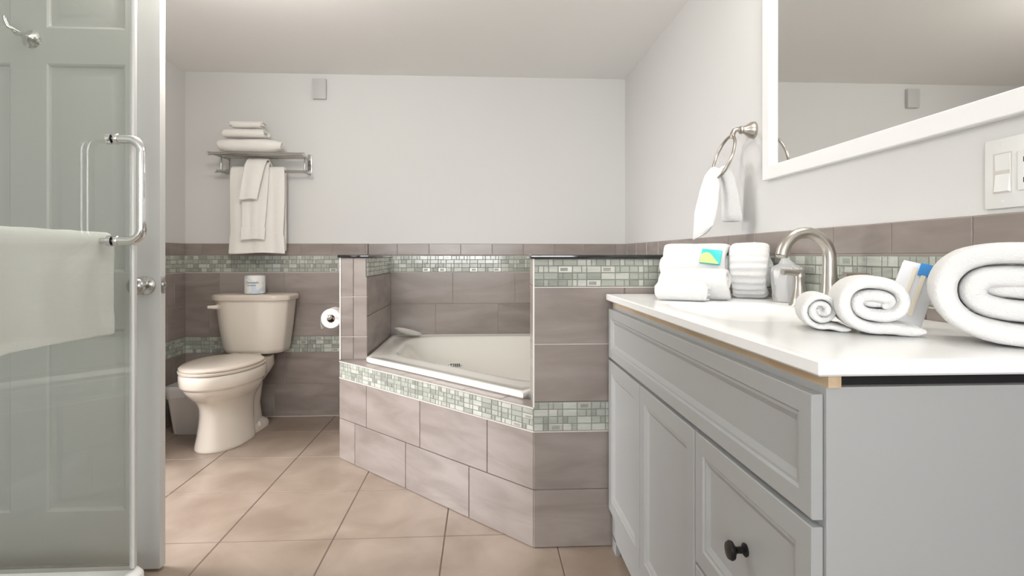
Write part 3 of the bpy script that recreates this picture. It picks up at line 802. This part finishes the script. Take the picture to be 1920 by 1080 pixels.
# hanging towels
hb = 1.567
cb = YB-.105
drape('hanging_bath_towel', 'wide white bath towel hanging from the rack bar, behind two narrower towels',
      [(.032, -.515, 1.03), (.030, -.42, 1.0), (.030, -.38, .97), (.026, -.2, 1.0), (.024, -.05, 1.0), (.020, .006, .98), (.006, .022, .95), (-.008, .020, .95), (-.016, 0, .97), (-.018, -.2, .97), (-.018, -.50, .97)],
      .168, group='towels hanging from the rack bar', waves=[(2.3, .004, .5), (5.1, .0022, 1)], centre=(-1.400, cb, hb), thick=.013)
drape('hanging_hand_towel', 'narrow white hand towel hanging over the wide bath towel on the rack',
      [(.062, -.430, .93), (.060, -.36, .93), (.058, -.345, .88), (.052, -.2, .98), (.044, -.05, 1.0), (.040, .018, 1.0), (.020, .048, .95), (-.008, .046, .95), (-.034, .01, .95), (-.036, -.12, .95)],
      .077, group='towels hanging from the rack bar', waves=[(1.5, .003, .2), (3, .0015, 1)], centre=(-1.413, cb, hb), thick=.012, shear=.03)
drape('hanging_washcloth', 'short white washcloth folded over the front of the hanging towels on the rack',
      [(.085, -.185, .93), (.084, -.12, .95), (.078, -.05, 1.0), (.066, .024, 1.05), (.042, .064, 1.02), (.0, .068, 1.0), (-.050, .03, .95), (-.054, -.05, .95)],
      .058, group='towels hanging from the rack bar', waves=[(1.3, .004, .6)], centre=(-1.432, cb, hb), thick=.012, shear=.16)

# towel ring on right wall
tr = empty('towel_ring', (XR, 1.872, 1.480), 'brushed nickel towel ring on the right wall left of the mirror', 'towel ring')
mb = MB()
mb.lathe([(.030, 0), (.0305, -.003), (.029, -.010), (.023, -.019), (.015, -.032), (.0125, -.040), (.0145, -.044), (.013, -.050), (.008, -.052)], axis='x', n=12)
mb.tube([(-.048, 0, 0), (-.060, 0, .002), (-.070, 0, -.002), (-.076, 0, -.014), (-.077, 0, -.030)], [.0085, .0085, .0085, .009, .0095], n=14)
mb.build('post', [M['nickel']], tr, smooth=30)
mb = MB()
top = Vector((-.077, 0, -.022)); dn = Vector((-.045, .045, -.145)).normalized(); sd = Vector((.10, 1, .2)); sd = (sd - dn*sd.dot(dn)).normalized()
RR = .078; cr = top + dn*RR
mb.tube([cr + dn*RR*math.cos(2*PI*k/64) + sd*RR*math.sin(2*PI*k/64) for k in range(64)], .0052, n=12, closed=True)
ring_o = mb.build('ring', [M['nickel']], tr)
# towel through ring: two lobes joined over the bottom of the ring
bot = Vector((XR, 1.872, 1.480)) + cr + dn*RR
mb = MB()
rings = []
# path goes from near lobe tip, over ring bottom, to far lobe tip ; (x offset, y offset, z, halfwidth, direction angle)
pts = [(-.048, -.02, -.190, .040), (-.044, -.02, -.160, .042), (-.034, -.018, -.10, .043), (-.018, -.012, -.035, .036), (-.004, -.004, .012, .030), (.018, .0, .034, .027), (.040, .004, .010, .028),
       (.053, .006, -.045, .031), (.060, .008, -.10, .036), (.064, .008, -.155, .040)]
P = resample([list(a) for a in pts], 5)
n_ = 24; wd = Vector((.62, -.78, 0)).normalized()
for i, (x, y, z, hw) in enumerate(P):
    a_, b_ = P[max(i-1, 0)], P[min(i+1, len(P)-1)]
    tg = (Vector(b_[:3])-Vector(a_[:3])).normalized(); td = tg.cross(wd).normalized()
    rg = []
    for k in range(n_):
        a = 2*PI*k/n_; end = min(1, (len(P)-1-i)/3+.35, i/3+.35)
        fold = .007*math.cos(2.2*math.cos(a)*1.6+.5*math.sin(i*.15))
        p_ = bot + Vector((x, y, z)) + wd*hw*math.cos(a) + td*(.011*math.sin(a)*end + fold)
        if i < 8: p_.z += (.026*math.cos(a)-.010)*(1-i/8)
        rg.append(p_)
    rings.append(rg)
mb.loft(rings)
o = mb.build('washcloth', [M['terry']], smooth=60); fuzz(o, .006, .001, 1)
tag(o, 'small white washcloth pulled through the towel ring on the right wall', 'towel')

# ================================================================ vanity
VX, VY0, VY1 = 0.462, 0.712, 1.922
VT = .8625
va = empty('vanity_cabinet', ((VX+XR)/2, (VY0+VY1)/2, 0), 'grey painted vanity cabinet with shaker doors and drawers under the white top', 'cabinet')
va.location = (0, 0, 0)
mb = MB()
mb.box((VX, VY0, .02), (XR-.012, VY0+.016, VT), ch=.001)          # near side
mb.box((VX, VY1-.016, .0), (XR-.012, VY1, VT))
mb.box((VX, VY0+.016, .10), (VX+.018, VY1-.016, VT))              # face frame
mb.box((VX+.02, VY0+.016, .10), (XR-.012, VY1-.016, .115)); mb.box((XR-.03, VY0+.016, .1), (XR-.012, VY1-.016, VT))
mb.box((VX+.07, VY0+.016, .0), (VX+.085, VY1-.016, .10), 1)
# skirt with feet
mb.box((VX-.002, VY0, .045), (VX+.016, VY1, .145))
for y0, y1 in ((VY0, VY0+.05), (VY1-.055, VY1)): mb.box((VX-.002, y0, 0), (VX+.016, y1, .05)); 
mb.box((VX+.014, VY1-.055, 0), (VX+.05, VY1-.045, .045))
mb.box((VX, VY0, 0), (XR-.012, VY0+.016, .03))
mb.build('carcass', [M['cabinet'], M['dark']], va, smooth=0)
def shaker(y0, y1, z0, z1, name, rail=.055, parent=va):
    """front in plane x=VX, facing -x"""
    mb = MB(); x0, x1 = VX-.0165, VX-.001
    Y0, Y1, Z0, Z1 = y0, y1, z0, z1
    def rect(i, x): return [(x, Y0+i, Z0+i), (x, Y1-i, Z0+i), (x, Y1-i, Z1-i), (x, Y0+i, Z1-i)]
    rings = [rect(0, x1), rect(0, x0+.0015), rect(.0015, x0), rect(rail-.012, x0), rect(rail-.008, x0+.0035), rect(rail-.003, x0+.0035), rect(rail+.008, x0+.009), rect(rail+.010, x0+.009)]
    mb.loft(rings); return mb.build(name, [M['cabinet']], parent, smooth=20)
shaker(.7185, 1.918, .681, .8515, 'false_front', rail=.042)
shaker(1.538, 1.918, .144, .671, 'door'); shaker(1.132, 1.532, .144, .671, 'door')
drs = [shaker(.7185, 1.126, .400, .671, 'drawer', rail=.050), shaker(.7185, 1.126, .144, .392, 'drawer', rail=.050)]
for (zc, dr) in ((.531, drs[0]), (.268, drs[1])):
    mb = MB(); mb.lathe([(.011, 0), (.0115, -.003), (.006, -.007), (.0055, -.016), (.009, -.021), (.0155, -.024), (.0165, -.028), (.014, -.032), (.001, -.034)], (VX-.0165+.009, .922, zc), axis='x', n=28)
    o = mb.build('knob', [M['bronze']], dr); o['label'] = 'black round knob'
# wooden strip and black sheet painting the shade in the gap under the top
mb = MB(); mb.box((VX, VY0-.004, VT), (VX+.018, VY1, .8808)); mb.build('wood_strip', [M['wood']], va, smooth=0)
mb = MB(); mb.box((VX+.02, VY0+.012, VT-.01), (XR-.012, VY0+.02, .8808)); mb.build('gap_shade', [M['dark']], va, smooth=0)

# top with integral basin
tp = None
CX0, CX1, CY0, CY1 = .438, XR-.008, .692, 1.922
bx, by = .665, 1.335
mb = MB()
def prect(a, b, z, n=64, pw=2):
    out = []
    for k in range(n):
        t = 2*PI*k/n; c_, s_ = math.cos(t), math.sin(t)
        out.append((bx+a*math.copysign(abs(c_)**(2/pw), c_), by+b*math.copysign(abs(s_)**(2/pw), s_), z))
    return out
def sq(x0, x1, y0, y1, z, n=64):
    out = []
    for k in range(n):
        t = 2*PI*k/n; c_, s_ = math.cos(t), math.sin(t)
        m_ = 1/max(abs(c_), abs(s_)); c_ *= m_; s_ *= m_
        out.append((bx+(c_*(x1-bx) if c_ > 0 else c_*(bx-x0)), by+(s_*(y1-by) if s_ > 0 else s_*(by-y0)), z))
    return out
zt, zb_ = .903, .881
rings = [sq(CX0+.003, CX1, CY0+.003, CY1, zb_), sq(CX0, CX1, CY0, CY1, zb_+.003), sq(CX0, CX1, CY0, CY1, zt-.003), sq(CX0+.003, CX1, CY0+.003, CY1, zt),
         sq(CX0+.02, CX1-.01, CY0+.02, CY1-.02, zt),
         prect(.160, .235, zt, pw=5), prect(.155, .230, zt-.002, pw=5), prect(.150, .224, zt-.010, pw=5), prect(.142, .214, zt-.06, pw=5), prect(.125, .195, zt-.10, pw=4), prect(.09, .15, zt-.115, pw=3), prect(.02, .02, zt-.12)]
mb.loft(rings)
tp = tag(mb.build('countertop', [M['counter']], smooth=35), 'glossy white vanity countertop with moulded sink basin on the grey cabinet', 'countertop')
mb = MB(); mb.lathe([(.022, 0), (.022, .003), (.016, .005), (.001, .005)], (bx, by, zt-.12), n=28); mb.build('drain', [M['chrome']], tp)

# faucet
fc = empty('faucet', (.868, 1.325, zt), 'brushed nickel gooseneck faucet with two lever handles behind the sink', 'faucet')
mb = MB()
def spath():
    pts, rad = [], []
    for t, r_ in ((0, .0270), (.010, .0255), (.03, .0205), (.06, .0185), (.09, .0172), (.125, .0162)):
        pts.append((0, 0, t)); rad.append(r_)
    cxx, czz, rr_ = -.066, .128, .066
    for k in range(1, 16):
        a = R(172*k/15); pts.append((cxx+rr_*math.cos(a), 0, czz+rr_*1.0*math.sin(a))); rad.append(.0162-.0024*math.sin(a))
    return pts, rad
p_, r_ = spath()
p_ = [(x*(.126/.135), y, z*(1.0)) for x, y, z in p_]
mb.tube(p_, r_, n=28); mb.lathe([(.030, 0), (.030, .003), (.0265, .007)], n=32)
mb.tube([(p_[-1][0], 0, p_[-1][2]), (p_[-1][0]-.0005, 0, p_[-1][2]-.006)], [.0148, .0120], n=28)
mb.tube([(.024, 0, .05), (.026, 0, .075)], .003, n=8); mb.lathe([(.001, .07), (.006, .073), (.006, .080), (.001, .083)], (.026, 0, 0), n=14)
mb.build('spout', [M['nickel']], fc, smooth=50)
for y_, sgn in ((.130, -1), (-.125, 1)):
    mb = MB(); mb.lathe([(.027, 0), (.027, .003), (.0245, .006), (.020, .020), (.0145, .045), (.0125, .065), (.0135, .075), (.0145, .084), (.011, .092), (.001, .094)], (0, y_, 0), n=32)
    mb.build('handle_base', [M['nickel']], fc, smooth=50)
    mb = MB(); mb.tube([(.004, y_, .085), (-.012, y_-.002, .0885), (-.035, y_-.004, .092), (-.052, y_-.006, .092)], [.0125, .0095, .0075, .0085], n=16)
    mb.build('lever', [M['nickel']], fc, smooth=50)

# ================================================================ mirror, switch, chase box
MY1, MY0, MZ0, MZ1 = 1.773, .55, 1.288, 2.00
mr = empty('wall_mirror', (XR, (MY0+MY1)/2, MZ0), 'large rectangular mirror in a white frame above the vanity', 'mirror')
mb = MB(); fw = .044; xf = XR-.022
oc = mr.location
def fr(i, x): return [(x-oc.x, MY0+i-oc.y, MZ0+i-oc.z), (x-oc.x, MY1-i-oc.y, MZ0+i-oc.z), (x-oc.x, MY1-i-oc.y, MZ1-i-oc.z), (x-oc.x, MY0+i-oc.y, MZ1-i-oc.z)]
mb.loft([fr(0, XR-.0005), fr(0, xf+.002), fr(.002, xf), fr(fw-.002, xf), fr(fw, xf+.002), fr(fw, XR-.006)], cap0=False, cap1=False)
mb.build('frame', [M['frame']], mr, smooth=20)
mb = MB(); mb.add(fr(fw-.001, XR-.0065) + fr(fw-.001, XR-.001), [(0, 1, 2, 3), (7, 6, 5, 4), (0, 4, 5, 1), (1, 5, 6, 2), (2, 6, 7, 3), (3, 7, 4, 0)]); mb.build('glass', [M['mirror']], mr, smooth=0)

sw = empty('light_switch', (XR, .922, 1.190), 'white wall plate with rocker switch and outlet right of the mirror corner', 'switch')
mb = MB(); mb.T = Matrix.Identity(4)
mb.box((-.006, -.060, -.064), (0, .060, .064), ch=.003); mb.build('plate', [M['switch']], sw)
mb = MB(); mb.add([(-.0062, .008, -.035), (-.0062, .040, -.035), (-.0062, .040, .035), (-.0062, .008, .035), (-.0095, .010, -.033), (-.0095, .038, -.033), (-.0062, .038, .0), (-.0062, .010, .0), (-.0075, .010, .033), (-.0075, .038, .033)],
        [(4, 5, 6, 7), (7, 6, 9, 8), (0, 1, 5, 4), (1, 2, 9, 6, 5), (2, 3, 8, 9), (3, 0, 4, 7, 8)])
mb.box((-.0064, .006, -.037), (-.0058, .042, .037), 1)
mb.build('rocker', [M['switch'], M['grout_l']], sw, smooth=0)
mb = MB(); mb.box((-.0085, -.042, -.035), (-.006, -.006, .035), ch=.001)
for zc in (-.018, .018):
    mb.box((-.0088, -.031, zc-.004), (-.0084, -.029, zc+.005), 1); mb.box((-.0088, -.019, zc-.004), (-.0084, -.017, zc+.005), 1)
mb.build('outlet', [M['switch'], M['dark']], sw, smooth=0)
for z_ in (-.052, .052):
    mb = MB(); mb.lathe([(.003, -.0055), (.003, -.0068), (.001, -.007)], (0, .024, z_), axis='x', n=10); mb.build('screw', [M['switch']], sw)

mb = MB(); mb.box((-.043, -.030, 0), (.043, 0, .130), ch=.004)
tag(mb.build('wall_box', [M['box_grey']], loc=(-1.053, YB, 2.050)), 'small wall coloured box high on the back wall above the towel rack', 'wall box')

# ================================================================ door
DX1, DX0, DY = -1.060, -1.885, 1.857
dr = struct(bpy.data.objects.new('door_1', None)); C.objects.link(dr); dr.location = (0, 0, 0)
mb = MB()
zb, ztp = .010, 2.03
cols = [(DX0+.11, DX0+.357), (DX1-.357, DX1-.11)]
rows_ = [(.205, .80), (.985, 1.665), (1.78, 1.925)]
# leaf as grid with recessed panels on the front
xs = [DX0] + [c for cc in cols for c in cc] + [DX1]; zs_ = [zb] + [c for cc in rows_ for c in cc] + [ztp]
for i in range(5):
    for j in range(7):
        if i in (1, 3) and j in (1, 3, 5): continue
        mb.add([(xs[i], DY, zs_[j]), (xs[i+1], DY, zs_[j]), (xs[i+1], DY, zs_[j+1]), (xs[i], DY, zs_[j+1])], [(0, 1, 2, 3)])
for (x0, x1) in cols:
    for (z0, z1) in rows_:
        def rc(i, y): return [(x0+i, DY+y, z0+i), (x1-i, DY+y, z0+i), (x1-i, DY+y, z1-i), (x0+i, DY+y, z1-i)]
        mb.loft([rc(0, 0), rc(.006, .003), rc(.010, .009), rc(.020, .010), rc(.044, .003), rc(.048, .0025)], cap0=False, cap1=True)
DB = DY+.035
ch = .004
mb.add([(DX0, DB, zb), (DX1-ch, DB, zb), (DX1-ch, DB, ztp), (DX0, DB, ztp)], [(3, 2, 1, 0)])
mb.add([(DX1, DY, zb), (DX1, DB-ch, zb), (DX1-ch, DB, zb), (DX1-ch, DB, ztp), (DX1, DB-ch, ztp), (DX1, DY, ztp)], [(0, 1, 4, 5), (1, 2, 3, 4)])
mb.add([(DX0, DY, zb), (DX0, DB, zb), (DX0, DB, ztp), (DX0, DY, ztp)], [(3, 2, 1, 0)])
mb.add([(DX0, DY, zb), (DX1, DY, zb), (DX1, DB-ch, zb), (DX1-ch, DB, zb), (DX0, DB, zb)], [(0, 4, 3, 2, 1)])
mb.add([(DX0, DY, ztp), (DX1, DY, ztp), (DX1, DB-ch, ztp), (DX1-ch, DB, ztp), (DX0, DB, ztp)], [(0, 1, 2, 3, 4)])
mb.build('door_leaf', [M['door']], dr, smooth=25, recalc=False)
mb = MB()
kx, kz = DX1-.044, .942
for s_ in (-1,):
    mb.lathe([(.031, 0), (.031, -.004), (.026, -.008), (.012, -.012), (.0115, -.030), (.020, -.036), (.0275, -.046), (.0280, -.056), (.022, -.064), (.010, -.067), (.001, -.0672)], (kx, DY, kz), axis='y', n=32)
mb.lathe([(.028, 0), (.024, .006), (.012, .010), (.0115, .020), (.0225, .030), (.019, .042), (.001, .045)], (kx, DB, kz), axis='y', n=32)
mb.lathe([(.004, -.066), (.004, -.0685), (.001, -.069)], (kx, DY, kz), axis='y', n=12)
mb.build('door_knob', [M['steel']], dr)
mb = MB(); mb.box((DX1-.0005, DY+.006, kz-.028), (DX1+.0012, DY+.029, kz+.028), ch=.0005); mb.box((DX1, DY+.011, kz-.009), (DX1+.008, DY+.024, kz+.009), ch=.002)
mb.build('latch_plate', [M['steel']], dr)
# robe hook
mb = MB(); hx, hz = -1.462, 1.742
mb.T = Matrix.Translation((hx, DY, hz))
mb.lathe([(.030, 0), (.030, -.003), (.027, -.005), (.016, -.016), (.009, -.030), (.006, -.045), (.005, -.055)], axis='y', n=32)
mb.tube([(0, -.035, .0), (-.012, -.050, .008), (-.026, -.060, .018), (-.030, -.066, .035), (-.030, -.066, .045)], [.008, .0065, .006, .0055, .007], n=12)
mb.tube([(0, -.045, 0), (.0, -.060, -.006), (0, -.068, .000)], [.006, .006, .0065], n=12)
mb.build('robe_hook', [M['chrome']], dr)

# ================================================================ shower
GX, GY = -1.02, 1.660
sb = MB()
rim = roundpoly([Vector(p) for p in ((XL+.004, .62), (GX+.028, .62), (GX+.028, GY+.03), (XL+.004, GY+.03))], [.01, .05, .05, .01], 6)
def off(z, i): 
    mx, my = (XL+GX)/2, (.62+GY)/2
    return [(p.x-math.copysign(i, p.x-mx), p.y-math.copysign(i, p.y-my), z) for p in rim]
sb.loft([off(0, 0), off(.108, 0), off(.119, .006), off(.122, .014), off(.122, .055), off(.110, .066), off(.05, .075), off(.04, .10), off(.035, .35)])
tag(sb.build('shower_tray', [M['frame']], smooth=50), 'white shower tray with a raised rounded curb below the glass screens', 'shower tray')
se = empty('shower_enclosure', (GX, GY, .122), 'frameless glass shower enclosure with chrome pull handle in the left foreground', 'shower enclosure')
ol = se.location
def L(p): return (p[0]-ol.x, p[1]-ol.y, p[2]-ol.z)
mb = MB(); mb.box(L((GX-.004, .66, .13)), L((GX+.004, GY-.013, 2.05)), ch=.0008); gd = mb.build('door_glass', [M['glass']], se, smooth=0)
mb = MB(); mb.box(L((XL+.006, GY-.004, .126)), L((GX-.006, GY+.004, 2.05)), ch=.0008); mb.build('return_glass', [M['glass']], se, smooth=0)
mb = MB()
mb.box(L((GX-.006, GY-.013, .13)), L((GX+.006, GY-.006, 2.05)), ch=.001)
mb.tube([L((GX+.002, GY-.010, .13)), L((GX+.002, GY-.010, 2.05))], .006, n=12)
mb.build('magnetic_seal', [M['vinyl']], se, smooth=40)
mb = MB(); mb.box(L((GX-.008, GY-.005, .126)), L((GX+.004, GY+.007, 2.05)), ch=.002); mb.build('corner_post', [M['vinyl']], se)
mb = MB(); mb.box(L((XL+.003, GY-.008, .122)), L((GX, GY+.008, .134))); mb.box(L((XL+.003, GY-.009, .122)), L((XL+.014, GY+.009, 2.05))); mb.build('channel', [M['steel']], se)
# handle
hy = 1.572; z0h, z1h = 1.080, 1.363
mb = MB(); pts = []; X0 = GX+.004; rr_ = .035; pj = .070
pts.append((X0, hy, z1h)); pts.append((X0+pj-rr_, hy, z1h))
for k in range(1, 9): a = R(90-90*k/8); pts.append((X0+pj-rr_+rr_*math.cos(a), hy, z1h-rr_+rr_*math.sin(a)))
for k in range(0, 9): a = R(-90*k/8); pts.append((X0+pj-rr_+rr_*math.cos(a), hy, z0h+rr_+rr_*math.sin(a)))
pts.append((X0, hy, z0h))
mb.tube([L(p) for p in pts], .0125, n=24)
for z_ in (z0h, z1h):
    c_ = L((0, hy, z_)); c_ = (c_[0], c_[1], c_[2])
    mb.lathe([(.0145, X0), (.0150, X0+.002), (.0150, X0+.008), (.0135, X0+.010)], c_, axis='x', n=24)
    mb.lathe([(.0145, GX-.004), (.0155, GX-.008), (.0155, GX-.016), (.011, GX-.019), (.001, GX-.020)], c_, axis='x', n=24)
mb.build('pull_handle', [M['chrome']], se, smooth=40)
tbx = GX-.055
mb = MB(); mb.tube([L((tbx, 1.02, z0h)), L((tbx, hy+.03, z0h))], .0095, n=18)
for y_ in (1.05, hy): mb.tube([L((GX-.004, y_, z0h)), L((tbx, y_, z0h))], .008, n=14)
mb.build('towel_bar', [M['chrome']], se)
# towel over the bar inside the shower: drape along y
o = drape('shower_towel', 'white towel hanging on the bar inside the glass shower', 
      [(.020, -.262, 1), (.019, -.2, 1), (.019, -.12, .985), (.017, -.04, 1), (.014, .006, 1), (0, .022, 1), (-.014, .006, 1), (-.017, -.08, 1), (-.019, -.18, 1), (-.020, -.246, 1)],
      .262, m='terry_lift', waves=[(1.7, .003, .3), (3.6, .002, 1.5)], centre=(tbx, 1.366, z0h), xdir=(0, 1, 0), thick=.009, nx=40)

# ================================================================ lamps (outside the frame)
cl = empty('added_ceiling_light', (-.95, 1.90, ZC), 'round frosted ceiling light added out of view to brighten the room', 'ceiling light')  # invented fixture that carries the added ceiling fill
mb = MB(); mb.lathe([(.17, 0), (.17, -.02), (.16, -.03)], n=40); mb.build('base', [M['frame']], cl)
mb = MB(); mb.lathe([(.155, -.03), (.15, -.055), (.12, -.075), (.06, -.085), (.001, -.087)], n=40); mb.build('diffuser', [M['lamp']], cl)
vl = empty('vanity_light', (XR, 1.25, 2.13), 'lamp bar on the right wall above the mirror', 'wall lamp')
mb = MB(); mb.box((-.025, -.33, -.04), (0, .33, .04), ch=.004); mb.build('backplate', [M['nickel']], vl)
for y_ in (-.22, 0, .22):
    mb = MB(); mb.tube([(-.02, y_, 0), (-.09, y_, 0)], .008, n=12)
    mb.build('arm', [M['nickel']], vl)
    mb = MB(); mb.lathe([(.045, .03), (.05, 0), (.045, -.03)], (-.10, y_, 0), n=24); mb.build('shade', [M['lamp']], vl)
